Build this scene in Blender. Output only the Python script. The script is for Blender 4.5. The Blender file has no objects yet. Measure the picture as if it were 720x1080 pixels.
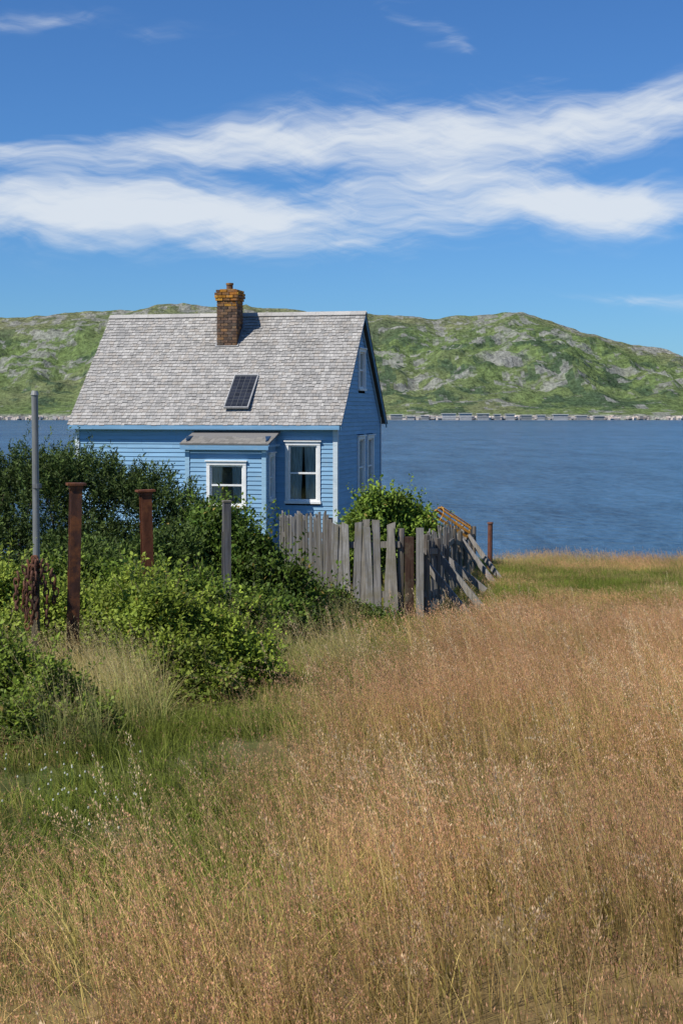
import bpy, math, random
import numpy as np
from mathutils import Matrix, Vector
random.seed(7); R=np.random.default_rng(11)
sc=bpy.context.scene
sc.view_settings.view_transform='Standard'; sc.view_settings.look='None'; sc.view_settings.exposure=0
COL=sc.collection
SEA=-9.0
# ------------------------------------------------------------------ helpers
def vnoise(x,y,seed=0):
    x=np.asarray(x,float); y=np.asarray(y,float)
    g=np.random.default_rng(seed).random((256,256))
    xi=np.floor(x).astype(int); yi=np.floor(y).astype(int); fx=x-xi; fy=y-yi
    fx=fx*fx*(3-2*fx); fy=fy*fy*(3-2*fy)
    a=g[xi%256,yi%256]; b=g[(xi+1)%256,yi%256]; c=g[xi%256,(yi+1)%256]; d=g[(xi+1)%256,(yi+1)%256]
    return (a*(1-fx)+b*fx)*(1-fy)+(c*(1-fx)+d*fx)*fy
def fbm(x,y,oct=4,seed=0):
    s=0;a=.5;t=0
    for i in range(oct):
        s=s+a*vnoise(x*2**i+i*17.3,y*2**i+i*9.1,seed+i); t+=a; a*=.5
    return s/t
def ss(a,b,x):
    t=np.clip((x-a)/(b-a),0,1); return t*t*(3-2*t)
def obj_from(name,me,mat=None,parent=None,link=True):
    o=bpy.data.objects.new(name,me)
    if mat: me.materials.append(mat)
    if link: COL.objects.link(o)
    if parent: o.parent=parent
    return o
def mesh_np(name,V,Q,C=None,smooth=False):
    me=bpy.data.meshes.new(name); V=np.asarray(V,np.float32); Q=np.asarray(Q,np.int32)
    k=Q.shape[1]; n=len(Q)
    me.vertices.add(len(V)); me.vertices.foreach_set('co',V.ravel())
    me.loops.add(n*k); me.loops.foreach_set('vertex_index',Q.ravel())
    me.polygons.add(n); me.polygons.foreach_set('loop_start',np.arange(0,n*k,k,dtype=np.int32))
    try: me.polygons.foreach_set('loop_total',np.full(n,k,np.int32))
    except Exception: pass
    if smooth: me.polygons.foreach_set('use_smooth',np.ones(n,bool))
    me.update(calc_edges=True)
    if C is not None:
        C=np.asarray(C,np.float32)
        if len(C)==n and C.ndim==2:
            C4=np.ones((n,k,4),np.float32); C4[:,:,:3]=C[:,None,:]
        a=me.color_attributes.new('Col','FLOAT_COLOR','CORNER'); a.data.foreach_set('color',C4.ravel())
    return me
class MB:
    def __init__(s): s.V=[];s.F=[];s.C=[]
    def face(s,pts,c):
        b=len(s.V); s.V+= [tuple(p) for p in pts]; s.F.append(tuple(range(b,b+len(pts)))); s.C.append(c)
    def box(s,x0,x1,y0,y1,z0,z1,c,M=None):
        P=[Vector(p) for p in ((x0,y0,z0),(x1,y0,z0),(x1,y1,z0),(x0,y1,z0),(x0,y0,z1),(x1,y0,z1),(x1,y1,z1),(x0,y1,z1))]
        if M is not None: P=[M@p for p in P]
        b=len(s.V); s.V+=[tuple(p) for p in P]
        for f in ((0,3,2,1),(4,5,6,7),(0,1,5,4),(1,2,6,5),(2,3,7,6),(3,0,4,7)):
            s.F.append(tuple(b+i for i in f)); s.C.append(c)
    def tube(s,p0,p1,r0,r1,c,n=8,cap=True):
        p0=Vector(p0);p1=Vector(p1); d=(p1-p0).normalized()
        a=d.orthogonal().normalized(); b=d.cross(a); i0=len(s.V)
        for p,r in ((p0,r0),(p1,r1)):
            for k in range(n):
                t=2*math.pi*k/n; s.V.append(tuple(p+a*math.cos(t)*r+b*math.sin(t)*r))
        for k in range(n):
            k2=(k+1)%n; s.F.append((i0+k,i0+k2,i0+n+k2,i0+n+k)); s.C.append(c)
        if cap: s.F.append(tuple(i0+n+k for k in range(n))); s.C.append(c)
    def obj(s,name,mat,parent=None,link=True,bevel=0):
        me=bpy.data.meshes.new(name); me.from_pydata(s.V,[],s.F); me.update()
        a=me.color_attributes.new('Col','FLOAT_COLOR','CORNER')
        arr=[]
        for f,c in zip(s.F,s.C): arr+= [c[0],c[1],c[2],1.0]*len(f)
        a.data.foreach_set('color',arr)
        o=obj_from(name,me,mat,parent,link)
        if bevel:
            m=o.modifiers.new('bev','BEVEL'); m.width=bevel; m.segments=2
        return o
def vary(c,a=.12):
    k=1+random.uniform(-a,a); return (c[0]*k,c[1]*k,c[2]*k)
# ------------------------------------------------------------------ materials
def newmat(name):
    m=bpy.data.materials.new(name); m.use_nodes=True; nt=m.node_tree
    for n in list(nt.nodes): nt.nodes.remove(n)
    out=nt.nodes.new('ShaderNodeOutputMaterial'); return m,nt,out
def N(nt,t,**k):
    n=nt.nodes.new(t)
    for a,b in k.items(): setattr(n,a,b)
    return n
def vmat(name,rough=.8,nscale=(8,8,8),namt=.35,bump=.2,spec=.3,metal=0,stain=None,stain_scale=2,stain_lo=.5,stain_hi=.7,bdist=.01):
    m,nt,out=newmat(name); L=nt.links.new
    at=N(nt,'ShaderNodeAttribute',attribute_name='Col')
    tc=N(nt,'ShaderNodeTexCoord'); mp=N(nt,'ShaderNodeMapping'); mp.inputs['Scale'].default_value=nscale
    L(tc.outputs['Object'],mp.inputs['Vector'])
    no=N(nt,'ShaderNodeTexNoise'); no.inputs['Scale'].default_value=1; no.inputs['Detail'].default_value=5; no.inputs['Roughness'].default_value=.65
    L(mp.outputs[0],no.inputs['Vector'])
    mr=N(nt,'ShaderNodeMapRange'); mr.inputs['From Min'].default_value=.3; mr.inputs['From Max'].default_value=.7
    mr.inputs['To Min'].default_value=1-namt; mr.inputs['To Max'].default_value=1+namt
    L(no.outputs['Fac'],mr.inputs['Value'])
    mul=N(nt,'ShaderNodeVectorMath',operation='SCALE'); L(at.outputs['Color'],mul.inputs[0]); L(mr.outputs[0],mul.inputs['Scale'])
    col=mul.outputs[0]
    if stain:
        n2=N(nt,'ShaderNodeTexNoise'); n2.inputs['Scale'].default_value=stain_scale; n2.inputs['Detail'].default_value=6; n2.inputs['Roughness'].default_value=.7
        L(tc.outputs['Object'],n2.inputs['Vector'])
        r2=N(nt,'ShaderNodeMapRange'); r2.inputs['From Min'].default_value=stain_lo; r2.inputs['From Max'].default_value=stain_hi; L(n2.outputs['Fac'],r2.inputs['Value'])
        mx=N(nt,'ShaderNodeMix',data_type='RGBA'); L(r2.outputs[0],mx.inputs['Factor']); L(col,mx.inputs['A']); mx.inputs['B'].default_value=(*stain,1)
        col=mx.outputs['Result']
    p=N(nt,'ShaderNodeBsdfPrincipled'); L(col,p.inputs['Base Color']); p.inputs['Roughness'].default_value=rough
    p.inputs['Specular IOR Level'].default_value=spec; p.inputs['Metallic'].default_value=metal
    if bump:
        b=N(nt,'ShaderNodeBump'); b.inputs['Strength'].default_value=bump; b.inputs['Distance'].default_value=bdist
        L(no.outputs['Fac'],b.inputs['Height']); L(b.outputs[0],p.inputs['Normal'])
    L(p.outputs[0],out.inputs['Surface']); return m
def leafmat(name,trans=.3,rough=.55,spec=.25,nsc=.5,namt=.25,simple=False):
    m,nt,out=newmat(name); L=nt.links.new
    at=N(nt,'ShaderNodeAttribute',attribute_name='Col')
    ge=N(nt,'ShaderNodeNewGeometry'); no=N(nt,'ShaderNodeTexNoise'); no.inputs['Scale'].default_value=nsc; no.inputs['Detail'].default_value=3
    L(ge.outputs['Position'],no.inputs['Vector'])
    mr=N(nt,'ShaderNodeMapRange'); mr.inputs['From Min'].default_value=.3; mr.inputs['From Max'].default_value=.7
    mr.inputs['To Min'].default_value=1-namt; mr.inputs['To Max'].default_value=1+namt; L(no.outputs['Fac'],mr.inputs['Value'])
    mul=N(nt,'ShaderNodeVectorMath',operation='SCALE'); L(at.outputs['Color'],mul.inputs[0]); L(mr.outputs[0],mul.inputs['Scale'])
    if simple:
        p=N(nt,'ShaderNodeBsdfDiffuse'); L(mul.outputs[0],p.inputs['Color'])
    else:
        p=N(nt,'ShaderNodeBsdfPrincipled'); L(mul.outputs[0],p.inputs['Base Color']); p.inputs['Roughness'].default_value=rough; p.inputs['Specular IOR Level'].default_value=spec
    t=N(nt,'ShaderNodeBsdfTranslucent'); L(mul.outputs[0],t.inputs['Color'])
    mx=N(nt,'ShaderNodeMixShader'); mx.inputs[0].default_value=trans; L(p.outputs[0],mx.inputs[1]); L(t.outputs[0],mx.inputs[2]); L(mx.outputs[0],out.inputs['Surface'])
    return m
# ------------------------------------------------------------------ terrain
YT=[-80,-20,0,5,10,15,20,25,30,35,40,44,47,52,58,70,90]
ZT=[-1.0,-1.4,-1.62,-1.82,-2.15,-2.55,-2.98,-3.40,-3.78,-4.10,-4.42,-4.80,-5.5,-7.6,-9.6,-11.5,-13]
def zt(x,y):
    x=np.asarray(x,float); y=np.asarray(y,float)
    ys=y+ (fbm(x*.09+5,y*0+3,3,3)-.5)*5*ss(36,46,y)
    z=np.interp(ys,YT,ZT)
    return z+(fbm(x*.35,y*.35,3,8)-.5)*.22+(fbm(x*1.7,y*1.7,2,4)-.5)*.05
BY=[0,3,4.6,6.7,9.6,10.8,13,17,20.8,21,38,60]; BX=[-1.6,-1.5,-1.1,-.65,-.22,.0,.5,1.05,1.5,1.6,4.0,8]
def gold_edge(y): return np.interp(y,BY,BX)
def green_patch(x,y):
    return ss(25,28,y)*(1-ss(36,39.5,y+(fbm(x*.4,y*.4,2,5)-.5)*6))*(1-ss(7.5,11,x+(y-28)*-.2))
def mask_gold(x,y):
    e=gold_edge(y)+(fbm(x*.8,y*.8,3,21)-.5)*1.3*np.clip(y/10,.4,1.2)
    g=ss(-.45,.6,x-e)
    return g*(1-green_patch(x,y)*.97)
xs=np.concatenate([np.linspace(-160,-20,60,endpoint=False),np.linspace(-20,25,180,endpoint=False),np.linspace(25,160,60)])
ys=np.concatenate([np.linspace(-80,-5,30,endpoint=False),np.linspace(-5,60,260,endpoint=False),np.linspace(60,90,15)])
X,Y=np.meshgrid(xs,ys); Z=zt(X,Y); nx=len(xs); ny=len(ys)
V=np.stack([X.ravel(),Y.ravel(),Z.ravel()],1)
I=np.arange(nx*ny).reshape(ny,nx); Q=np.stack([I[:-1,:-1].ravel(),I[:-1,1:].ravel(),I[1:,1:].ravel(),I[1:,:-1].ravel()],1)
cx=X[:-1,:-1].ravel(); cy=Y[:-1,:-1].ravel(); g=mask_gold(cx,cy)[:,None]
C=np.array([.085,.095,.028])*(1-g)+np.array([.20,.14,.06])*g
rk=ss(46,49,cy)[:,None]; C=C*(1-rk)+np.array([.2,.18,.15])*rk
gm=vmat('ground_soil',rough=.95,nscale=(3,3,3),namt=.45,bump=.6,spec=.1,bdist=.05)
obj_from('ground',mesh_np('ground',V,Q,C,True),gm)
# ------------------------------------------------------------------ sea
m,nt,out=newmat('sea_water'); L=nt.links.new
ge=N(nt,'ShaderNodeNewGeometry')
def seanoise(sx,sy,det,rough,rot=0):
    mp=N(nt,'ShaderNodeMapping'); mp.inputs['Scale'].default_value=(sx,sy,1); mp.inputs['Rotation'].default_value=(0,0,rot); L(ge.outputs['Position'],mp.inputs['Vector'])
    n=N(nt,'ShaderNodeTexNoise'); n.inputs['Scale'].default_value=1; n.inputs['Detail'].default_value=det; n.inputs['Roughness'].default_value=rough; L(mp.outputs[0],n.inputs['Vector']); return n.outputs['Fac']
def smath(op,a,b):
    n=N(nt,'ShaderNodeMath',operation=op)
    for i,q in enumerate((a,b)):
        if isinstance(q,(int,float)): n.inputs[i].default_value=q
        else: L(q,n.inputs[i])
    return n.outputs[0]
hA=seanoise(.35,.55,5,.65,.15); hB=seanoise(1.0,.34,4,.7,-.08); hC=seanoise(.16,.034,4,.7,.03); hD=seanoise(.004,.016,5,.6)
b=N(nt,'ShaderNodeBump'); b.inputs['Strength'].default_value=1; b.inputs['Distance'].default_value=1.1
L(smath('ADD',hA,smath('MULTIPLY',hB,.35)),b.inputs['Height'])
cf=smath('ADD',smath('ADD',smath('MULTIPLY',hB,1.2),smath('MULTIPLY',hC,1.1)),smath('MULTIPLY',hD,.7))
r2=N(nt,'ShaderNodeMapRange'); r2.inputs['From Min'].default_value=1.2; r2.inputs['From Max'].default_value=1.82; L(cf,r2.inputs['Value'])
cr=N(nt,'ShaderNodeMix',data_type='RGBA'); cr.inputs['A'].default_value=(.006,.034,.090,1); cr.inputs['B'].default_value=(.060,.155,.285,1); L(r2.outputs[0],cr.inputs['Factor'])  # light and dark of the ripples put into the water colour
p=N(nt,'ShaderNodeBsdfPrincipled'); L(cr.outputs['Result'],p.inputs['Base Color']); p.inputs['Roughness'].default_value=.2; p.inputs['IOR'].default_value=1.33; p.inputs['Specular IOR Level'].default_value=.36
L(b.outputs[0],p.inputs['Normal']); L(p.outputs[0],out.inputs['Surface'])
S=9000
obj_from('sea',mesh_np('sea',[(-S,20,SEA),(S,20,SEA),(S,S,SEA),(-S,S,SEA)],[(0,1,2,3)]),m)
# ------------------------------------------------------------------ hills
px=[-600,-200,-60,0,60,130,200,260,330,390,440,500,530,560,600,640,660,690,720,780,860,1000,1300]
py=[370,345,340,337,330,327,320,322,327,331,336,337,331,334,345,359,365,370,379,393,403,412,425]
YR=2200.
HX=(np.array(px)-360)/1500*YR; HH=(434-np.array(py))/1500*YR-SEA
hx=np.linspace(-1500,1700,720); hy=np.concatenate([np.linspace(1440,2300,330),np.linspace(2310,3200,60)])
X,Y=np.meshgrid(hx,hy)
H=np.interp(X,HX,HH)
shore=1500+(fbm(X*.006,Y*0,4,31)-.5)*70
t=np.clip((Y-shore)/(YR-shore),-.2,1.6)
ramp=np.where(t<0,t*.6,np.interp(t,[0,.02,.12,.3,.5,.75,1,1.3,1.6],[0,.035,.10,.25,.45,.74,1,.90,.65]))
rid=1-np.abs(2*fbm(X*.009,Y*.006,5,41)-1)*2
rid2=1-np.abs(2*fbm(X*.022+4,Y*.018,5,43)-1)*2
n=(fbm(X*.004,Y*.004,4,51)-.5)*56+(rid-.6)*19+(rid2-.6)*9+(fbm(X*.05,Y*.05,4,61)-.5)*8
env=np.clip(t,0,1); env=ss(.03,.35,env)*(1-.66*ss(.68,.95,env))
Hz=SEA+H*ramp+n*env+ 20*np.exp(-((X-215)/70)**2-((Y-1830)/90)**2)+14*np.exp(-((X+330)/90)**2-((Y-1800)/120)**2)
Hz=np.where(t<0,SEA-3+t*40,Hz+.8)
V=np.stack([X.ravel(),Y.ravel(),Hz.ravel()],1); ny,nx=X.shape
I=np.arange(nx*ny).reshape(ny,nx); Q=np.stack([I[:-1,:-1].ravel(),I[:-1,1:].ravel(),I[1:,1:].ravel(),I[1:,:-1].ravel()],1)
gy,gx=np.gradient(Hz); st=np.hypot(gy/2.6,gx/4.4)
e=fbm(X*.012,Y*.010,5,71); f=fbm(X*.07,Y*.06,4,81)
up=ss(.55,1,t)
rock=ss(.57,.66,e*.40+f*.60+up*.075+np.clip(st-.35,0,.5)*.12)*.85
rock=np.maximum(rock,ss(.40,.80,np.exp(-((X-205)/42)**2-((Y-1790)/55)**2)*(0.5+.9*f)))
rock=np.maximum(rock,(1-ss(.008,.022,t))*.9)
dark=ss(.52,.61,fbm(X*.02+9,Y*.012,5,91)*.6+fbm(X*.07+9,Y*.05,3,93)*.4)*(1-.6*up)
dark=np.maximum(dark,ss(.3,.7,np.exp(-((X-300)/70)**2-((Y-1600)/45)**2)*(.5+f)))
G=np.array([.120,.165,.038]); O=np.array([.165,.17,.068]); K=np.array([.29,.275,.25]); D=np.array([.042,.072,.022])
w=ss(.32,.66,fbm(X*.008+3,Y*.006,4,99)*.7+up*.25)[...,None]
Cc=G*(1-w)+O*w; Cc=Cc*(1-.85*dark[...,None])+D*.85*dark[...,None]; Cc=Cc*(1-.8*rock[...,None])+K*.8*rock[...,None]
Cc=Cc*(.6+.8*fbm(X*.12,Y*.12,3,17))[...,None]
Cc=Cc*.90+np.array([.18,.25,.34])*.09  # bluish distance haze mixed into the hill colours
hm=vmat('hill_heath',rough=1,nscale=(.20,.14,.25),namt=.55,bump=.9,spec=0,stain=(.25,.24,.215),stain_scale=.075,stain_lo=.61,stain_hi=.71,bdist=5)
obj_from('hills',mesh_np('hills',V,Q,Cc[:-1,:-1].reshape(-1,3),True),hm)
mb=MB()
for i in range(1300):
    x=random.uniform(-420,460); y0=float(1500+(fbm(np.array([x*.006]),np.array([0.]),4,31)[0]-.5)*70)
    r=random.uniform(.8,3.0); M=Matrix.Translation((x,y0-random.uniform(-14,1),SEA+random.uniform(.2,2.8)))@Matrix.Rotation(random.random()*6,4,'Z')@Matrix.Rotation(random.uniform(-.5,.5),4,'X')
    mb.box(-r,r,-r*.8,r*.8,-r*.6,r*.7,vary((.50,.43,.37),.35),M)
stone=vmat('shore_stone',rough=.9,nscale=(1,1,1),namt=.3,bump=.3,spec=.1)
mb.obj('shore_boulders',stone)
wh=bpy.data.objects.new('wharf',None); COL.objects.link(wh)
mb=MB()
for a,b,h in ((412,424,5.5),(429,436,4),(444,452,4.5),(466,480,6.5),(484,497,6.8),(503,515,6.4),(521,527,5.8),(533,542,6),(549,560,5),(566,574,5),(583,598,5.6),(607,618,4.4),(626,636,4)):
    x0=(a-360)/1500*1455; x1=(b-360)/1500*1455
    cc=random.choice([(.32,.33,.33),(.38,.38,.37),(.24,.25,.25)])
    for k in range(5): mb.box(x0,x1,1452-.2*(k%2),1461,SEA-2+(h+2)*k/5,SEA-2+(h+2)*(k+.88)/5,vary(cc,.2))
    mb.box(x0-.6,x1+.6,1451,1462,SEA+h,SEA+h+.7,(.48,.48,.46))
mb.obj('cribs',stone,wh)
mb=MB(); 
for a,b in ((412,500),(500,560),(560,640)):
    mb.box((a-360)/1500*1455,(b-361)/1500*1455,1454.5,1457,SEA+2.1,SEA+3.0,(.42,.41,.39))
mb.obj('deck',stone,wh)
# ------------------------------------------------------------------ house
house=bpy.data.objects.new('blue_house',None); COL.objects.link(house)
house.location=(-.12,35,0); house.rotation_euler=(0,0,math.atan2(-.225,.974))
paint=vmat('blue_clapboard_paint',rough=.6,nscale=(1.2,1.2,22),namt=.15,bump=.15,spec=.25,stain=(.31,.42,.49),stain_scale=5,stain_lo=.56,stain_hi=.85,bdist=.004)
white=vmat('white_trim_paint',rough=.5,nscale=(6,6,6),namt=.10,bump=.1,spec=.35,bdist=.003)
shing=vmat('weathered_cedar',rough=.9,nscale=(45,45,7),namt=.22,bump=.4,spec=.1,stain=(.20,.185,.165),stain_scale=1.3,stain_lo=.50,stain_hi=.85,bdist=.006)
BL=(.225,.405,.575); LX=-6.85; DP=5.4; ZB=-4.7
RY,RZ=2.7,2.62; EY,EZ=-.2,-.33; SL=(RZ-EZ)/(RY-EY)
def roofz(y): return EZ+SL*((y if y<RY else DP-y)-EY)
I4=Matrix.Identity(4); RP=Matrix.Rotation(math.pi/2,4,'Z'); RN=Matrix.Rotation(-math.pi/2,4,'Z'); RB=Matrix.Rotation(math.pi,4,'Z')
def clap(mb,M,a0,a1,z0,z1,holes=(),clipf=None,exp=.108):
    z=z0
    while z<z1-1e-3:
        zt_=min(z+exp,z1)
        iv=[(a0,a1)]
        for (h0,h1,hz0,hz1) in holes:
            if zt_>hz0+.03 and z<hz1-.03:
                nv=[]
                for a,b in iv:
                    if h0>a: nv.append((a,min(b,h0)))
                    if h1<b: nv.append((max(a,h1),b))
                iv=[q for q in nv if q[1]-q[0]>.005]
        for a,b in iv:
            lo0,hi0,lo1,hi1=a,b,a,b
            if clipf:
                l0,h0_=clipf(z); l1,h1_=clipf(zt_)
                lo0,hi0=max(a,l0),min(b,h0_); lo1,hi1=max(a,l1),min(b,h1_)
                if hi0-lo0<.01: continue
                if hi1<lo1: hi1=lo1=(lo1+hi1)/2
            cuts=[0]; 
            while cuts[-1]<1: cuts.append(min(1,cuts[-1]+random.uniform(1.2,3.2)/max(.1,hi0-lo0)))
            for c0,c1 in zip(cuts[:-1],cuts[1:]):
                A0=lo0+(hi0-lo0)*c0; A1=lo0+(hi0-lo0)*c1-.002; B0=lo1+(hi1-lo1)*c0; B1=lo1+(hi1-lo1)*c1-.002
                c=vary(BL,.07); o=-.022+random.uniform(-.001,.001)
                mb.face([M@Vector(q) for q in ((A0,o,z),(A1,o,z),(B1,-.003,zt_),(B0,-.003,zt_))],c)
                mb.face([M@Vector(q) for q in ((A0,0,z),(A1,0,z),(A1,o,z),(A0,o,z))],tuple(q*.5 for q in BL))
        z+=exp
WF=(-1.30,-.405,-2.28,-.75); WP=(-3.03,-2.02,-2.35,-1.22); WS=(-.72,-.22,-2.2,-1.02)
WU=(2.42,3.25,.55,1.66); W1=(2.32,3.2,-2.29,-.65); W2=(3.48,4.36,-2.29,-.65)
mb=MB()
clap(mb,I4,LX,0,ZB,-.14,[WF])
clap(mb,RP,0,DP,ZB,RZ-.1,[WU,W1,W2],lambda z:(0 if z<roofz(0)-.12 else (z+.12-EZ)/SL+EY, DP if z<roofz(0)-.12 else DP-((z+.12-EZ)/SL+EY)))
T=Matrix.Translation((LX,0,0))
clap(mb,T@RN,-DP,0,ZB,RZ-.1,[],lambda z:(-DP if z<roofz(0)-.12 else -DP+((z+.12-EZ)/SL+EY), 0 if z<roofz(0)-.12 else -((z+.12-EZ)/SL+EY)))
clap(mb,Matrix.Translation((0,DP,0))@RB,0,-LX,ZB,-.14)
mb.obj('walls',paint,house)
mb=MB()
PX0,PX1,PD=-3.55,-1.55,-.95
clap(mb,Matrix.Translation((0,PD,0)),PX0,PX1,ZB,-.80,[WP])
clap(mb,Matrix.Translation((PX1,0,0))@RP,PD,-.022,ZB,-.60,[WS])
clap(mb,Matrix.Translation((PX0,0,0))@RN,.022,-PD,ZB,-.60)
mb.obj('porch_walls',paint,house)
mb=MB(); LB=(.58,.65,.68); MBc=(.18,.35,.52)
for x in (LX,0):
    s=1 if x==0 else -1
    mb.box(x-.085*(s>0)-(.03)*(s<0),x+.03*(s>0)+.085*(s<0),-.036,-.0245,ZB,-.16,LB)
    mb.box(*( (x+.0245,x+.034) if s>0 else (x-.034,x-.0245)),-.0235,.085,ZB,-.16,LB)
    mb.box(*( (x+.0245,x+.034) if s>0 else (x-.034,x-.0245)),DP-.085,DP+.03,ZB,-.16,LB)
mb.box(PX1-.08,PX1+.03,PD-.036,PD-.0245,ZB,-.82,(.30,.48,.62)); mb.box(PX0-.03,PX0+.08,PD-.036,PD-.0245,ZB,-.82,(.30,.48,.62))
mb.box(PX1+.0245,PX1+.034,PD-.0235,PD+.08,ZB,-.82,(.30,.48,.62))
mb.box(LX-.12,.12,-.235,-.205,-.45,-.345,MBc); mb.box(LX,0,-.045,-.0255,-.155-.13,-.15,MBc)
mb.box(LX-.11,.11,-.203,-.0,-.40,-.385,(.3,.4,.48))
for x in (0.125,LX-.155):
    for sgn in (0,1):
        y0,y1=(EY,RY) if sgn==0 else (DP-EY,RY)
        P=[(x,y0,EZ-.13),(x,y1,RZ-.13),(x,y1,RZ-.015),(x,y0,EZ-.015)]
        Pb=[(x+.03,a,b) for _,a,b in P]
        c=(.16,.32,.47)
        mb.face(P,c); mb.face(Pb,c); mb.face([P[0],P[1],Pb[1],Pb[0]],c); mb.face([P[3],P[2],Pb[2],Pb[3]],c); mb.face([P[0],P[3],Pb[3],Pb[0]],c)
for sgn in (0,1):
    f=(lambda y:y) if sgn==0 else (lambda y:DP-y)
    P=[(.034,f(.0),roofz(0)-.30),(.034,f(RY),RZ-.34),(.034,f(RY),RZ-.16),(.034,f(0),roofz(0)-.13)]
    mb.face(P,(.24,.42,.58))
mb.obj('trim_boards',paint,house)
mb=MB(); mb.box(LX+.05,-.05,.05,DP-.05,ZB-.5,ZB+.4,(.3,.29,.28)); mb.obj('foundation',stone,house)
mb=MB(); mb.box(LX+.06,-.06,2.0,2.05,ZB,-.4,(.10,.09,.08)); mb.box(LX+.06,-.06,.06,DP-.06,-.30,-.27,(.2,.2,.2)); mb.obj('interior_dark_backing',stone,house)  # dark backing and ceiling sheet added to keep the hollow house dark inside
# roof shingles
mb=MB()
sl=math.hypot(RY-EY,RZ-EZ); ang=math.atan2(RZ-EZ,RY-EY)
def slopeM(side):
    if side==0: return Matrix.Translation((0,EY,EZ))@Matrix.Rotation(ang,4,'X')
    return Matrix.Translation((0,DP-EY,EZ))@Matrix.Rotation(math.pi,4,'Z')@Matrix.Rotation(ang,4,'X')
for side in (0,1):
    M=slopeM(side)
    X0,X1=((LX-.17,.17) if side==0 else (-.17,-LX+.17))
    mb.box(X0+.015,X1-.015,0,sl-.01,-.03,-.005,(.12,.11,.10),M)
    e=.112; s=-.03
    while s<sl-.02:
        x=X0-random.uniform(0,.1)
        rowk=1+random.uniform(-.06,.06)
        while x<X1:
            w=random.uniform(.06,.16); a=max(x,X0); b_=min(x+w-.006,X1)
            if b_-a>.01:
                off=random.uniform(-.014,.014); tt=random.uniform(.014,.024)
                base=random.choice([(.385,.365,.34),(.41,.39,.365),(.345,.33,.31),(.435,.415,.385),(.375,.345,.31),(.30,.29,.275)])
                c=vary(base,.08); c=tuple(q*rowk for q in c)
                s0=s+off; s1=min(s+e+.03,sl)
                P=[M@Vector(q) for q in ((a,s0,.004),(b_,s0,.004),(b_,s0,.004+tt),(a,s0,.004+tt),(b_,s1,.003),(a,s1,.003))]
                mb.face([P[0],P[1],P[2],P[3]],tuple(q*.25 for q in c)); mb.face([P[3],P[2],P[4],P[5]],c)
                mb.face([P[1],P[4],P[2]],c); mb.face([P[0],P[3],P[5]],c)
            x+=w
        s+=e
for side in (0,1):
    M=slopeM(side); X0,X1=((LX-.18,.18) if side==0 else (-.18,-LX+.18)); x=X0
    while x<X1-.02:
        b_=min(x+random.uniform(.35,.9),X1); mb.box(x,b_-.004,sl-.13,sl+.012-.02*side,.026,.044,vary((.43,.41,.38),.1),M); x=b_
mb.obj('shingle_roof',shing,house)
mb=MB(); pl=math.hypot(1.1,.31); pa=math.atan2(.31,1.1)
M=Matrix.Translation((0,-1.09,-.82))@Matrix.Rotation(pa,4,'X')
mb.box(PX0-.12,PX1+.12,0,pl,0,.03,(.20,.19,.18),M)
s=0
while s<pl-.05:
    x=PX0-.13
    while x<PX1+.13:
        w=random.uniform(.1,.2); b_=min(x+w,PX1+.13); mb.box(x,b_-.004,s,s+.15,.031,.044+random.uniform(0,.006),vary((.23,.215,.19),.2),M@Matrix.Rotation(-.03,4,'X')); x+=w
    s+=.14
mb.obj('porch_roof',shing,house)
mb=MB(); mb.box(PX0-.12,PX1+.12,-1.11,-1.092,-.93,-.825,(.18,.35,.52)); mb.box(PX1+.12,PX1+.135,-1.09,-.02,-.86,-.80,(.18,.35,.52)); mb.obj('porch_fascia',paint,house)
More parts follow.
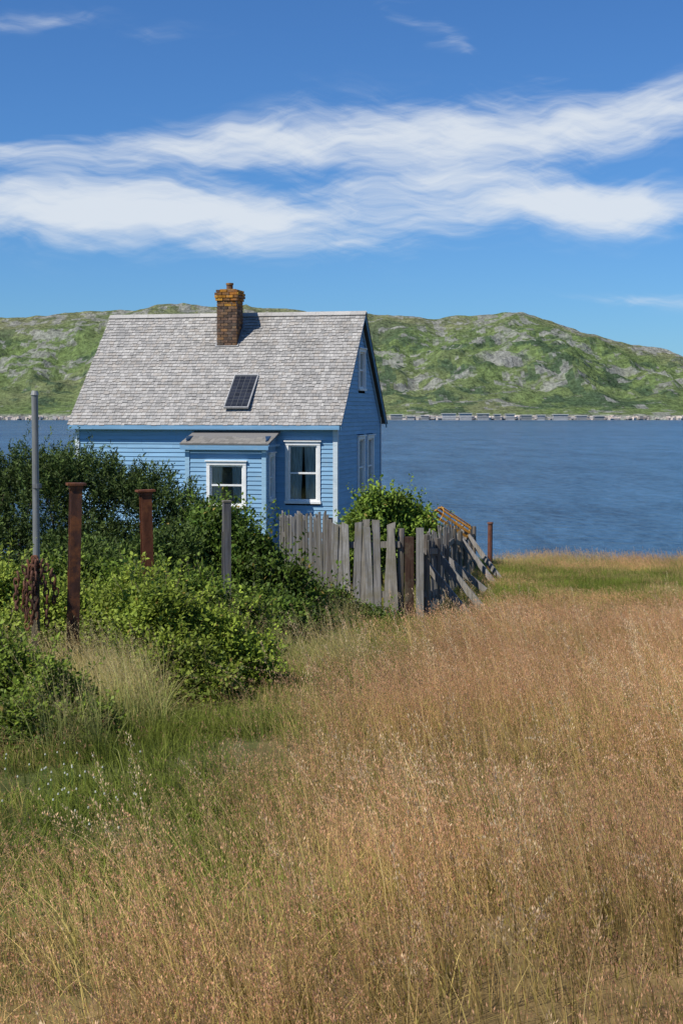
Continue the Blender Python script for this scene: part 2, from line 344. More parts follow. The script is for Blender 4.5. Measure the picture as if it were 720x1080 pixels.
# windows
gmat,nt,out=newmat('window_glass'); L=nt.links.new
gl=N(nt,'ShaderNodeBsdfGlossy'); gl.inputs['Roughness'].default_value=.03; gl.inputs['Color'].default_value=(.9,.95,1,1)
tr=N(nt,'ShaderNodeBsdfTransparent'); tr.inputs['Color'].default_value=(.92,.96,.96,1)
mx=N(nt,'ShaderNodeMixShader'); fr=N(nt,'ShaderNodeFresnel'); fr.inputs['IOR'].default_value=1.6
ad=N(nt,'ShaderNodeMath',operation='ADD'); ad.inputs[1].default_value=.10; L(fr.outputs[0],ad.inputs[0]); L(ad.outputs[0],mx.inputs[0]); L(tr.outputs[0],mx.inputs[1]); L(gl.outputs[0],mx.inputs[2]); L(mx.outputs[0],out.inputs['Surface'])
cloth=vmat('lace_curtain',rough=.9,nscale=(30,30,3),namt=.35,bump=.3,spec=.05)
def window(tag,M,w,sash=True,curt=.5,tint=(.80,.80,.78)):
    a0,a1,z0,z1=w; mb=MB(); W=tint; t=.085
    mb.box(a0,a1,-.052,-.002,z1-t,z1,W,M); mb.box(a0-.02,a1+.02,-.07,-.002,z0,z0+.06,W,M)
    mb.box(a0,a0+t,-.046,-.002,z0+.06,z1-t,W,M); mb.box(a1-t,a1,-.046,-.002,z0+.06,z1-t,W,M)
    mb.box(a0-.03,a1+.03,-.085,-.002,z1,z1+.03,W,M)
    i0,i1,j0,j1=a0+t,a1-t,z0+.06,z1-t
    mb.box(i0,i0+.035,-.004,.06,j0,j1,W,M); mb.box(i1-.035,i1,-.004,.06,j0,j1,W,M); mb.box(i0+.035,i1-.035,-.004,.06,j1-.04,j1,W,M); mb.box(i0+.035,i1-.035,-.004,.06,j0,j0+.05,W,M)
    zm=(j0+j1)/2
    if sash: mb.box(i0+.035,i1-.035,-.001,.04,zm-.022,zm+.022,W,M)
    mb.obj('window_frame_'+tag,white,house,bevel=.003)
    gb=MB(); gb.face([M@Vector(q) for q in ((i0+.03,.03,j0+.03),(i1-.03,.03,j0+.03),(i1-.03,.03,j1-.03),(i0+.03,.03,j1-.03))],(1,1,1)); gb.obj('window_glass_'+tag,gmat,house)
    cb=MB(); nn=28
    for s_ in (0,1):
        wA=(i1-i0)*curt
        for k in range(nn):
            f0=k/nn;f1=(k+1)/nn
            def xx(f,top): 
                g_=f*(wA if top else wA*.86); return i0+g_ if s_==0 else i1-g_
            d0=.055+.008*math.sin(f0*26); d1=.055+.008*math.sin(f1*26)
            cb.face([M@Vector(q) for q in ((xx(f0,0),d0,j0),(xx(f1,0),d1,j0),(xx(f1,1),d1,j1),(xx(f0,1),d0,j1))],(.55,.58,.56))
    cb.obj('curtain_'+tag,cloth,house)
window('front',I4,WF,True,.48)
window('porch',Matrix.Translation((0,PD,0)),WP,True,.36)
window('porch_side',Matrix.Translation((PX1,0,0))@RP,WS,True,.3,(.7,.74,.76))
window('gable_upper',RP,WU,True,.4); window('gable_a',RP,W1,True,.4); window('gable_b',RP,W2,True,.4)
# chimney
brick=vmat('chimney_brick',rough=.9,nscale=(14,14,14),namt=.4,bump=.5,spec=.1,bdist=.008,stain=(.16,.14,.11),stain_scale=6,stain_lo=.55,stain_hi=.75)
mb=MB(); cx0,cx1,cy0,cy1=-3.66,-3.12,1.78,2.36
mb.box(cx0+.012,cx1-.012,cy0+.012,cy1-.012,1.3,3.17,(.17,.145,.12))
z=1.3; row=0
while z<3.16:
    ex=0
    if z>2.86: ex=.03
    if z>3.0: ex=.05
    if z>3.1: ex=.02
    def bc():
        l=max(0,min(1,(z-2.70)/.22)); 
        if random.random()<l*.85: return vary(random.choice([(.40,.18,.03),(.33,.13,.03),(.44,.22,.04),(.24,.12,.05)]),.25)
        if random.random()<.10: return vary((.24,.13,.06),.2)
        return vary(random.choice([(.13,.08,.055),(.16,.10,.07),(.10,.07,.055),(.18,.11,.065)]),.25)
    A0,A1,B0,B1=cx0-ex,cx1+ex,cy0-ex,cy1+ex; h=.062
    o=(row%2)*.1
    for (lo,hi,kind) in ((A0,A1,'f'),(A0,A1,'b'),(B0,B1,'r'),(B0,B1,'l')):
        x=lo-o
        while x<hi-.01:
            a=max(lo,x); b_=min(hi,x+.2)
            if b_-a>.03:
                j=random.uniform(0,.008)
                if kind=='f': mb.box(a,b_-.01,B0-j,B0+.1,z,z+h,bc())
                if kind=='b': mb.box(a,b_-.01,B1-.1,B1+j,z,z+h,bc())
                if kind=='r': mb.box(A1-.101,A1+j,a+.003,b_-.008,z+.001,z+h-.001,bc())
                if kind=='l': mb.box(A0-j,A0+.101,a+.003,b_-.008,z+.001,z+h-.001,bc())
            x+=.21
    z+=.074; row+=1
mb.box(cx0+.06,cx1-.06,cy0+.06,cy1-.06,3.1,3.235,(.35,.21,.07)); mb.obj('chimney',brick,house)
metal=vmat('rusted_metal',rough=.8,nscale=(12,12,5),namt=.5,bump=.4,spec=.2,metal=.1,stain=(.20,.075,.03),stain_scale=7,stain_lo=.50,stain_hi=.66)
alu=vmat('galvanised_metal',rough=.5,nscale=(20,20,3),namt=.25,bump=.1,spec=.4,metal=.3,stain=(.16,.15,.14),stain_scale=6,stain_lo=.55,stain_hi=.8)
mb=MB(); mb.tube((-3.40,2.08,3.1),(-3.40,2.08,3.36),.085,.085,(.14,.08,.05),12); mb.tube((-3.40,2.08,3.36),(-3.40,2.08,3.41),.10,.10,(.26,.14,.05),12); mb.obj('chimney_pot',metal,house)
mb=MB(); M=slopeM(0); sy=(1.76-EZ)/math.sin(ang)
mb.box(cx0-.05,cx1+.05,sy-.10,sy-.01,.034,.040,(.30,.30,.30),M); mb.box(cx0-.05,cx0-.003,sy-.01,sy+.8,.034,.040,(.30,.30,.30),M); mb.box(cx1+.003,cx1+.05,sy-.01,sy+.8,.034,.040,(.30,.30,.30),M); mb.obj('chimney_flashing',alu,house)
# solar panel
pan,nt,out=newmat('solar_cell_glass'); L=nt.links.new
at=N(nt,'ShaderNodeAttribute',attribute_name='Col'); p=N(nt,'ShaderNodeBsdfPrincipled'); L(at.outputs['Color'],p.inputs['Base Color']); p.inputs['Roughness'].default_value=.3; p.inputs['Specular IOR Level'].default_value=.3; L(p.outputs[0],out.inputs['Surface'])
s0=(.02-EZ)/math.sin(ang); s1=(.90-EZ)/math.sin(ang)
M=Matrix.Translation((-2.6,0,0))@slopeM(0)@Matrix.Translation((0,s0,.10))@Matrix.Rotation(math.radians(-4),4,'X')
mb=MB(); hw=.30; ln=s1-s0
mb.box(-hw,hw,0,ln,0,.03,(.09,.095,.10),M)
for i in range(4):
    for j in range(9):
        mb.box(-hw+.02+i*.142,-hw+.02+i*.142+.126,.03+j*(ln-.06)/9,.03+(j+.88)*(ln-.06)/9,.031,.034,vary((.022,.025,.035),.3),M)
mb.obj('solar_panel',pan,house)
mb=MB()
for q in ((-hw-.02,-hw,-.02,ln+.02),(hw,hw+.02,-.02,ln+.02),(-hw,hw,-.02,0),(-hw,hw,ln,ln+.02)): mb.box(*q,-.005,.045,(.42,.42,.42),M)
for x in (-.24,.24):
    for y in (.15,ln-.15): mb.box(x-.02,x+.02,y-.03,y+.03,-.12,-.006,(.4,.4,.4),M)
mb.box(-hw,hw,.13,.17,-.04,-.006,(.4,.4,.4),M); mb.box(-hw,hw,ln-.17,ln-.13,-.04,-.006,(.4,.4,.4),M)
mb.obj('solar_panel_frame',alu,house)
# ------------------------------------------------------------------ fence
wood=vmat('weathered_fence_wood',rough=.9,nscale=(40,40,2.5),namt=.5,bump=.5,spec=.1,stain=(.17,.15,.10),stain_scale=3,stain_lo=.48,stain_hi=.72,bdist=.006)
fence=bpy.data.objects.new('picket_fence',None); COL.objects.link(fence)
def fence_run(tag,p0,p1,step,h,hj=.06,tilt=.03,miss=.0,wd=(.09,.13),dark=1.0,face=-1,lean=0):
    mb=MB(); p0=Vector(p0);p1=Vector(p1); d=p1-p0; Ln=d.length; d.normalize(); a=math.atan2(d.y,d.x); s=0
    while s<Ln:
        if random.random()>miss:
            q=p0+d*s; z=float(zt(q.x,q.y)); hh=h+random.uniform(-hj,hj); w=random.uniform(*wd)
            M=Matrix.Translation((q.x,q.y,z))@Matrix.Rotation(a,4,'Z')@Matrix.Rotation(random.gauss(0,tilt),4,'Y')@Matrix.Rotation(lean*(s/Ln)+random.gauss(0,tilt*.7),4,'X')
            c=vary(random.choice([(.26,.25,.235),(.30,.285,.265),(.20,.19,.18),(.23,.21,.18)]),.15); c=tuple(k*dark for k in c)
            y0=.03*face; 
            mb.box(-w/2,w/2,y0-.011,y0+.011,-.15,hh,c,M)
            k=random.uniform(-.03,.03)
            P=[M@Vector(v) for v in ((-w/2,y0-.011,hh),(w/2,y0-.011,hh),(w/2,y0+.011,hh),(-w/2,y0+.011,hh))]
            T0=[M@Vector((-w/2,y0-.011,hh+.03+k)),M@Vector((w/2,y0-.011,hh+.03-k)),M@Vector((w/2,y0+.011,hh+.03-k)),M@Vector((-w/2,y0+.011,hh+.03+k))]
            mb.face(T0,c); mb.face([P[0],P[1],T0[1],T0[0]],c); mb.face([P[1],P[2],T0[2],T0[1]],c); mb.face([P[2],P[3],T0[3],T0[2]],c); mb.face([P[3],P[0],T0[0],T0[3]],c)
        s+=step*random.uniform(.88,1.15)
    mb.obj('pickets_'+tag,wood,fence)
    mb=MB(); n=max(1,int(Ln/2.2))
    for i in range(n+1):
        q=p0+d*(Ln*i/n); z=float(zt(q.x,q.y)); mb.tube((q.x,q.y+.07,z-.2),(q.x+.02,q.y+.07,z+h*.97),.06,.05,vary((.22*dark,.19*dark,.16*dark)),8)
        if i<n:
            r=p0+d*(Ln*(i+1)/n); zr=float(zt(r.x,r.y))
            for f in (.28,.78):
                A=Vector((q.x,q.y,z+h*f)); B=Vector((r.x,r.y,zr+h*f+random.uniform(-.04,.04))); D=B-A
                M=Matrix.Translation(A)@Matrix.Rotation(a,4,'Z')@Matrix.Rotation(-math.atan2(D.z,math.hypot(D.x,D.y)),4,'Y')
                mb.box(0,D.length,-.017,.03,-.045,.045,vary((.20,.18,.16),.1),M)
    mb.obj('rails_'+tag,wood,fence)
fence_run('left',(-1.05,25.4,0),(-.2,21.5,0),.128,1.55,.05,.02,0,(.11,.13),.62)
fence_run('front',(-.12,21.2,0),(.86,20.9,0),.120,1.38,.06,.03,.0,(.095,.118),.95)
fence_run('side',(1.25,21.2,0),(3.55,38.2,0),.24,1.28,.12,.08,.08,(.12,.17),.68,-1,-.30)
mb=MB()
z=float(zt(1.05,20.9)); mb.box(.93,1.06,20.84,20.96,z-.2,z+1.22,(.06,.035,.025)); mb.box(-.22,-.14,21.15,21.25,z-.2,z+1.45,(.17,.15,.13)); mb.box(1.09,1.2,20.8,20.83,z-.1,z+1.36,(.25,.235,.21))
def plank(mb,A,B,w,t,c):
    A=Vector(A);B=Vector(B);D=B-A; q=D.to_track_quat('X','Z').to_matrix().to_4x4(); mb.box(0,D.length,-t/2,t/2,-w/2,w/2,c,Matrix.Translation(A)@q)
g=lambda x,y,h:(x,y,float(zt(x,y))+h)
plank(mb,g(1.25,22,.9),g(1.95,21.6,.02),.11,.03,(.26,.24,.22)); plank(mb,g(1.5,24,1.1),g(2.35,23.5,.02),.12,.03,(.24,.23,.21)); plank(mb,g(2.6,32,1.15),g(3.4,31.2,.03),.12,.04,(.28,.26,.24))
plank(mb,g(2.9,34.5,1.3),g(3.75,33.6,.03),.12,.04,(.28,.26,.24)); plank(mb,g(2.0,27.5,.75),g(2.75,27.2,.1),.12,.04,(.24,.22,.2)); plank(mb,g(1.15,21.1,1.0),g(1.75,25.3,1.05),.12,.03,(.22,.2,.18))
mb.obj('braces_and_gate_post',wood,fence)
# ------------------------------------------------------------------ rusty posts, pole, chain
def hbeam(name,x,y,ztop,w,cap,col,lean=0):
    z=float(zt(x,y))-.3; h=ztop-z; mb=MB(); M=Matrix.Translation((x,y,z))@Matrix.Rotation(lean,4,'Y')@Matrix.Rotation(.35,4,'Z')
    n=7
    for i in range(n):
        c=vary(col,.2); a=h*i/n; b_=h*(i+1)/n
        mb.box(-w/2,w/2,-w/2,-w/2+.014,a,b_,c,M); mb.box(-w/2,w/2,w/2-.014,w/2,a,b_,c,M); mb.box(-.009,.009,-w/2+.014,w/2-.014,a,b_,c,M)
    if cap: mb.box(-w*.85,w*.85,-w*.7,w*.7,h,h+.018,col,M); mb.box(-w*.6,w*.6,-w*.55,w*.55,h-.03,h,col,M)
    mb.obj(name,metal)
hbeam('rusty_steel_post',-2.09,11,-.57,.085,True,(.075,.035,.025),.02)
hbeam('rusty_steel_post.001',-1.8,13.5,-.76,.10,True,(.14,.05,.025),-.03)
mb=MB(); x,y=-1.29,16; z=float(zt(x,y)); M=Matrix.Translation((x,y,z-.2))@Matrix.Rotation(.3,4,'Z')
mb.box(-.042,.042,-.042,.042,0,-1.02-z+.2,(.13,.125,.125),M); mb.box(-.047,.047,-.047,.047,-1.02-z+.2,-1.0-z+.2,(.2,.18,.16),M); mb.box(-.052,-.0425,-.02,.02,.3,1.5,(.07,.07,.07),M); mb.obj('wooden_post',wood)
mb=MB(); x,y=-2.77,13; mb.tube((x,y,-2.7),(x-.03,y,.15),.034,.030,(.24,.24,.23),14); mb.tube((x-.03,y,.15),(x-.03,y,.19),.038,.026,(.3,.3,.28),14); mb.tube((x-.01,y,-.7),(x-.01,y,-.66),.042,.042,(.2,.2,.2),12); mb.obj('metal_pole',alu)
mb=MB(); mb.tube((3.95,38,-4.6),(3.97,38,-3.0),.07,.065,(.16,.07,.05),10); mb.tube((3.97,38,-3.0),(3.97,38,-2.96),.085,.08,(.2,.09,.06),10); mb.obj('rusty_pipe_post',metal)
def link(mb,c,M3,R1=.026,r=.009,col=(.14,.06,.04)):
    n=12;m_=6;b0=len(mb.V)
    for i in range(n):
        t=2*math.pi*i/n
        for j in range(m_):
            u=2*math.pi*j/m_; v=Vector(((R1+r*math.cos(u))*math.cos(t)*.7,(R1+r*math.cos(u))*math.sin(t)*1.25,r*math.sin(u))); mb.V.append(tuple(Vector(c)+M3@v))
    for i in range(n):
        for j in range(m_):
            a=b0+i*m_+j; b_=b0+i*m_+(j+1)%m_; c_=b0+((i+1)%n)*m_+(j+1)%m_; d_=b0+((i+1)%n)*m_+j; mb.F.append((a,b_,c_,d_)); mb.C.append(col)
ch=bpy.data.objects.new('rusty_anchor_chain',None); COL.objects.link(ch)
mb=MB(); bx,by=-2.34,10.9; zt0=-1.15
rr=random.Random(3)
for (ex_,ey_,dz) in ((-.14,-.05,.34),(.10,-.05,.46),(-.05,-.09,.48),(.03,-.10,.40),(-.09,.04,.42),(.15,.02,.30),(0,-.11,.44)):
    Ln=math.hypot(dz,ex_); n=int(Ln/.046)
    for k in range(n+1):
        f=k/n; px_=bx+ex_*math.sin(f*math.pi*.62)+rr.uniform(-.01,.01); py_=by-.03+ey_*min(1,f*3); pz=zt0+.01-dz*f**1.3
        tang=math.atan2(ex_*(1-f),-dz)
        T3=Matrix.Rotation(-tang+math.pi,3,'Y')@Matrix.Rotation(rr.uniform(-.4,.4)+math.pi/2*(k%2),3,'Z')@Matrix.Rotation(math.pi/2,3,'X')
        link(mb,(px_,py_,pz),T3,col=vary((.10,.048,.032),.45))
mb.obj('chain_links',metal,ch)
mb=MB(); zz=float(zt(bx,by)); mb.tube((bx,by,zz-.2),(bx,by,zt0+.01),.035,.03,(.09,.07,.05),10); mb.obj('stub_post',wood,ch)
trap=bpy.data.objects.new('lobster_trap',None); COL.objects.link(trap)
tx,ty=2.55,33.2; trap.location=(tx,ty,-2.62); trap.rotation_euler=(.2,.55,.4)
mb=MB(); OC=(.55,.24,.04)
for i in range(7): mb.box(-.42,.42,-.27+i*.09,-.27+i*.09+.055,-.2,-.18,vary(OC,.2))
for i in range(8):
    a=math.pi*i/7; y_=-math.cos(a)*.27; z_=math.sin(a)*.27-.05; M=Matrix.Translation((0,y_,z_))@Matrix.Rotation(math.pi/2-a,4,'X'); mb.box(-.42,.42,-.03,.03,-.008,.008,vary(OC,.35),M)
for x in (-.4,0,.4):
    for i in range(9):
        a=math.pi*i/9;b_=math.pi*(i+1)/9
        mb.tube((x,-math.cos(a)*.255,math.sin(a)*.255-.05),(x,-math.cos(b_)*.255,math.sin(b_)*.255-.05),.013,.013,(.5,.3,.08),6)
    mb.box(x-.02,x+.02,-.27,.27,-.18,-.15,(.45,.28,.08))
tm=vmat('trap_slat_paint',rough=.8,nscale=(10,10,10),namt=.35,bump=.2,spec=.1); mb.obj('slats',tm,trap)
mb=MB(); mb.tube((tx+.05,ty+.1,-4.3),(tx+.05,ty+.1,-2.75),.05,.05,(.2,.15,.1)); mb.tube((tx-.3,ty+.15,-4.3),(tx-.3,ty+.15,-2.7),.05,.05,(.2,.15,.1)); mb.box(tx-.5,tx+.35,ty-.15,ty+.3,-2.98,-2.92,(.3,.27,.22)); o=mb.obj('trap_stand',wood)
# ------------------------------------------------------------------ shrubs
lm=leafmat('shrub_leaf',.3,.55,.2,1.2,.35); cm=leafmat('spruce_needle',.12,.6,.2,1.0,.35)
bark=vmat('shrub_bark',rough=.9,nscale=(20,20,5),namt=.3,bump=.3,spec=.1)
def unit(v): return v/np.maximum(np.linalg.norm(v,axis=-1,keepdims=True),1e-6)
def shell(lobes,n,rng,inner=.62,amp=.34):
    L_=np.array(lobes,float); ar=(L_[:,3]*L_[:,4]+L_[:,4]*L_[:,5]+L_[:,3]*L_[:,5]); w=ar/ar.sum()
    P=[];D=[]; 
    for _ in range(12):
        k=rng.choice(len(L_),n,p=w); d=unit(rng.normal(size=(n,3))); d[:,2]=np.where(d[:,2]<-.75,-d[:,2],d[:,2])
        bumpy=1.03-amp/2+amp*2*(fbm(d[:,0]*2.3+k*5,d[:,1]*2.3+d[:,2]*2.9,3,7)-.5)
        r=bumpy*(1-(1-inner)*rng.random(n)**1.7)
        p=L_[k,:3]+d*L_[k,3:]*r[:,None]
        ok=np.ones(n,bool)
        for j in range(len(L_)):
            q=np.linalg.norm((p-L_[j,:3])/L_[j,3:],axis=1); ok&=~((q<.66)&(k!=j))
        ok&=p[:,2]>zt(p[:,0],p[:,1])+.02
        P.append(p[ok]);D.append(d[ok])
        if sum(map(len,P))>=n: break
    return np.concatenate(P)[:n],np.concatenate(D)[:n]
def leaf_quads(pos,dirv,nrm,ln,wd):
    side=unit(np.cross(dirv,nrm)); up=unit(np.cross(side,dirv))
    a=pos; b_=pos+dirv*ln[:,None]*.5+side*wd[:,None]*.5+up*ln[:,None]*.08; c=pos+dirv*ln[:,None]; d=pos+dirv*ln[:,None]*.5-side*wd[:,None]*.5+up*ln[:,None]*.08
    V=np.stack([a,b_,c,d],1).reshape(-1,3); Q=np.arange(len(V)).reshape(-1,4); return V,Q
def limbs(name,lobes,P,parent,n=40,r=.02,extra=()):
    mb=MB(); 
    for i in range(min(n,len(P))):
        p=P[random.randrange(len(P))]; l=min(lobes,key=lambda q:(q[0]-p[0])**2+(q[1]-p[1])**2)
        bx=l[0]+random.uniform(-.15,.15); by=l[1]+random.uniform(-.15,.15); bz=float(zt(bx,by))-.05
        m1=((bx*.6+p[0]*.4),(by*.6+p[1]*.4),bz+(p[2]-bz)*.55)
        mb.tube((bx,by,bz),m1,r,r*.65,vary((.11,.085,.06)),6,False); mb.tube(m1,tuple(p),r*.65,r*.2,vary((.11,.085,.06)),5,False)
    for a,b in extra: mb.tube(a,b,.004,.002,(.13,.11,.06),4,False)
    mb.obj('limbs',bark,parent)
def shrub(name,lobes,nclump,per,ls,cols,seed,crad=.12,nshoot=60,shl=.3,amp=.5):
    rng=np.random.default_rng(seed); root=bpy.data.objects.new(name,None); COL.objects.link(root)
    P,D=shell(lobes,nclump,rng,.6,amp); n=len(P)
    cb=.55+.85*rng.random(n); hue=rng.random(n)
    pos=np.repeat(P,per,0)+rng.normal(size=(n*per,3))*crad*.55; Dn=np.repeat(D,per,0)
    H_=np.repeat(hue,per); B_=np.repeat(cb,per)
    cand=np.where(D[:,2]>-.1)[0]; si=rng.choice(cand,nshoot); k=22
    ax=unit(D[si]*.6+rng.normal(size=(nshoot,3))*.3+np.array([0,0,.8])); sl_=shl*(.4+.8*rng.random(nshoot)); t=np.linspace(.1,1,k)
    S0=P[si][:,None,:]+ax[:,None,:]*(t[None,:,None]*sl_[:,None,None])+D[si][:,None,:]*(t[None,:,None]**2*sl_[:,None,None]*.25)
    S0=S0.reshape(-1,3)+rng.normal(size=(nshoot*k,3))*ls*.35
    pos=np.concatenate([pos,S0]); Dn=np.concatenate([Dn,np.repeat(D[si],k,0)]); H_=np.concatenate([H_,np.full(nshoot*k,.9)]); B_=np.concatenate([B_,np.full(nshoot*k,1.15)])
    dirv=unit(Dn*.5+rng.normal(size=pos.shape)*.8+np.array([0,0,.15])); nrm=unit(Dn*.6+np.array([-.25,-.2,.7])+rng.normal(size=pos.shape)*.45)
    ln=ls*(.6+.8*rng.random(len(pos))); wd=ln*(.45+.25*rng.random(len(pos)))
    V,Q=leaf_quads(pos,dirv,nrm,ln,wd)
    c0=np.array(cols[0]);c1=np.array(cols[1]); h=H_[:,None]*.7+rng.random((len(pos),1))*.3
    C=(c0*(1-h)+c1*h)*B_[:,None]*(.8+.4*rng.random((len(pos),1)))
    dry=rng.random(len(pos))<.012; C[dry]=np.array([.3,.22,.05])
    ex=[(tuple(P[i]),tuple(P[i]+ax[j]*sl_[j]*.9+D[i]*sl_[j]*.2)) for j,i in enumerate(si)]
    obj_from('foliage',mesh_np(name,V,Q,C),lm,root); limbs(name,lobes,P,root,extra=ex); return root
def spruce(name,lobes,n,per,seed,cols=((.026,.052,.013),(.080,.115,.026)),L0=.26):
    rng=np.random.default_rng(seed); root=bpy.data.objects.new(name,None); COL.objects.link(root)
    P,D=shell(lobes,n,rng,.6,.42); n=len(P)
    ax=unit(D*.8+rng.normal(size=D.shape)*.35+np.array([0,0,.55]))
    Ls=L0*(.6+.8*rng.random(n)+1.0*(rng.random(n)<.05))
    t=np.tile(np.linspace(0,1,per),n); A=np.repeat(ax,per,0); LL=np.repeat(Ls,per)
    rad=unit(rng.normal(size=A.shape)); 
    pos=np.repeat(P,per,0)+A*(t*LL)[:,None]; 
    sd=unit(np.cross(A,rng.normal(size=A.shape))); pos=pos+sd*(rng.random(len(pos))*.07*(1-t*.7))[:,None]
    dirv=unit(A*.7+rad*.7); ln=.055*(.7+.6*rng.random(len(pos))); wd=ln*.38
    V,Q=leaf_quads(pos,dirv,unit(np.cross(dirv,rng.normal(size=A.shape))),ln*1.1,wd)
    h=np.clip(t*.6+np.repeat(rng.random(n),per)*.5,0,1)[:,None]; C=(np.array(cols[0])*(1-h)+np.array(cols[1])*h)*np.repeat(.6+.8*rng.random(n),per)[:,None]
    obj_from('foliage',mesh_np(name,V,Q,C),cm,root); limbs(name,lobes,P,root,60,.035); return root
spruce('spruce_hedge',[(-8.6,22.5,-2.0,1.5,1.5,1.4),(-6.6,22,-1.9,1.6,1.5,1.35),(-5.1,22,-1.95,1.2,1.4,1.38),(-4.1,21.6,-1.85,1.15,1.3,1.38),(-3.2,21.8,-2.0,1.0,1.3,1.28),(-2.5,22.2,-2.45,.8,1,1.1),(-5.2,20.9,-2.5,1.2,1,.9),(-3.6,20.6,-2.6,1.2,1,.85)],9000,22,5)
spruce('juniper_bush',[(-4.3,17,-2.35,.9,.7,.62),(-3.1,17,-2.3,.8,.7,.72),(-2.3,17.6,-2.30,.75,.7,.8),(-1.75,18.5,-2.4,.5,.6,.75)],3400,20,9,((.026,.055,.013),(.10,.145,.028)),.2)
shrub('alder_bush',[(-1.6,18.6,-2.05,.6,.7,.95),(-1.1,18.2,-2.3,.5,.6,.85),(-.75,18.0,-2.6,.45,.5,.7),(-1.0,17.2,-2.65,.5,.4,.55),(-.55,18.6,-2.7,.35,.5,.5)],1800,26,.06,((.042,.085,.014),(.12,.18,.024)),21,.14,110,.45)
shrub('wild_rose_bush',[(-1.42,11.2,-1.86,.46,.45,.52),(-1.02,11.3,-1.98,.40,.4,.44),(-.74,11.4,-2.1,.26,.3,.30),(-1.75,11.9,-1.8,.35,.4,.46),(-1.2,10.7,-2.05,.40,.32,.34),(-.95,10.5,-2.15,.25,.25,.2)],2300,26,.036,((.11,.165,.020),(.27,.33,.042)),22,.10,170,.25)
shrub('wild_rose_bush.001',[(-1.88,9.1,-1.88,.27,.30,.28),(-2.25,9.3,-1.80,.34,.36,.32),(-2.8,9.5,-1.85,.4,.4,.36),(-1.60,8.95,-2.0,.19,.2,.18),(-1.95,8.6,-1.96,.24,.2,.18)],1600,26,.032,((.075,.125,.018),(.20,.26,.034)),23,.08,140,.2)
shrub('currant_bush',[(-3.1,12.6,-1.85,.6,.6,.58),(-2.45,12.4,-1.92,.45,.5,.52),(-3.9,12.8,-1.85,.6,.6,.6),(-2.1,12.1,-2.05,.38,.38,.38),(-2.75,11.6,-2.0,.4,.35,.36)],2200,24,.040,((.11,.165,.024),(.26,.31,.045)),24,.10,180,.28)
shrub('elder_bush',[(.75,30,-2.6,.72,.7,.98),(1.6,30.3,-2.8,.56,.6,.78),(.35,29.8,-3.0,.5,.5,.6),(1.15,30.1,-2.5,.45,.5,.8)],1500,24,.085,((.09,.155,.022),(.21,.29,.040)),25,.17,110,.45)
shrub('bramble_bush',[(-.45,19.6,-2.8,.5,.4,.42),(-.05,20.2,-2.85,.38,.3,.34),(-.75,16.2,-2.5,.5,.4,.36),(-.4,17.2,-2.65,.4,.4,.3),(.4,20.4,-3.0,.5,.2,.14)],900,24,.05,((.042,.082,.014),(.12,.17,.024)),26,.11,80,.25)
shrub('bramble_bush.001',[(-2.1,14.6,-2.05,.6,.5,.5),(-1.5,14.8,-2.15,.5,.45,.45),(-2.9,14.9,-2.0,.6,.5,.5),(-1.05,15.0,-2.3,.35,.35,.3)],1500,24,.045,((.06,.11,.016),(.17,.23,.03)),27,.11,120,.28)
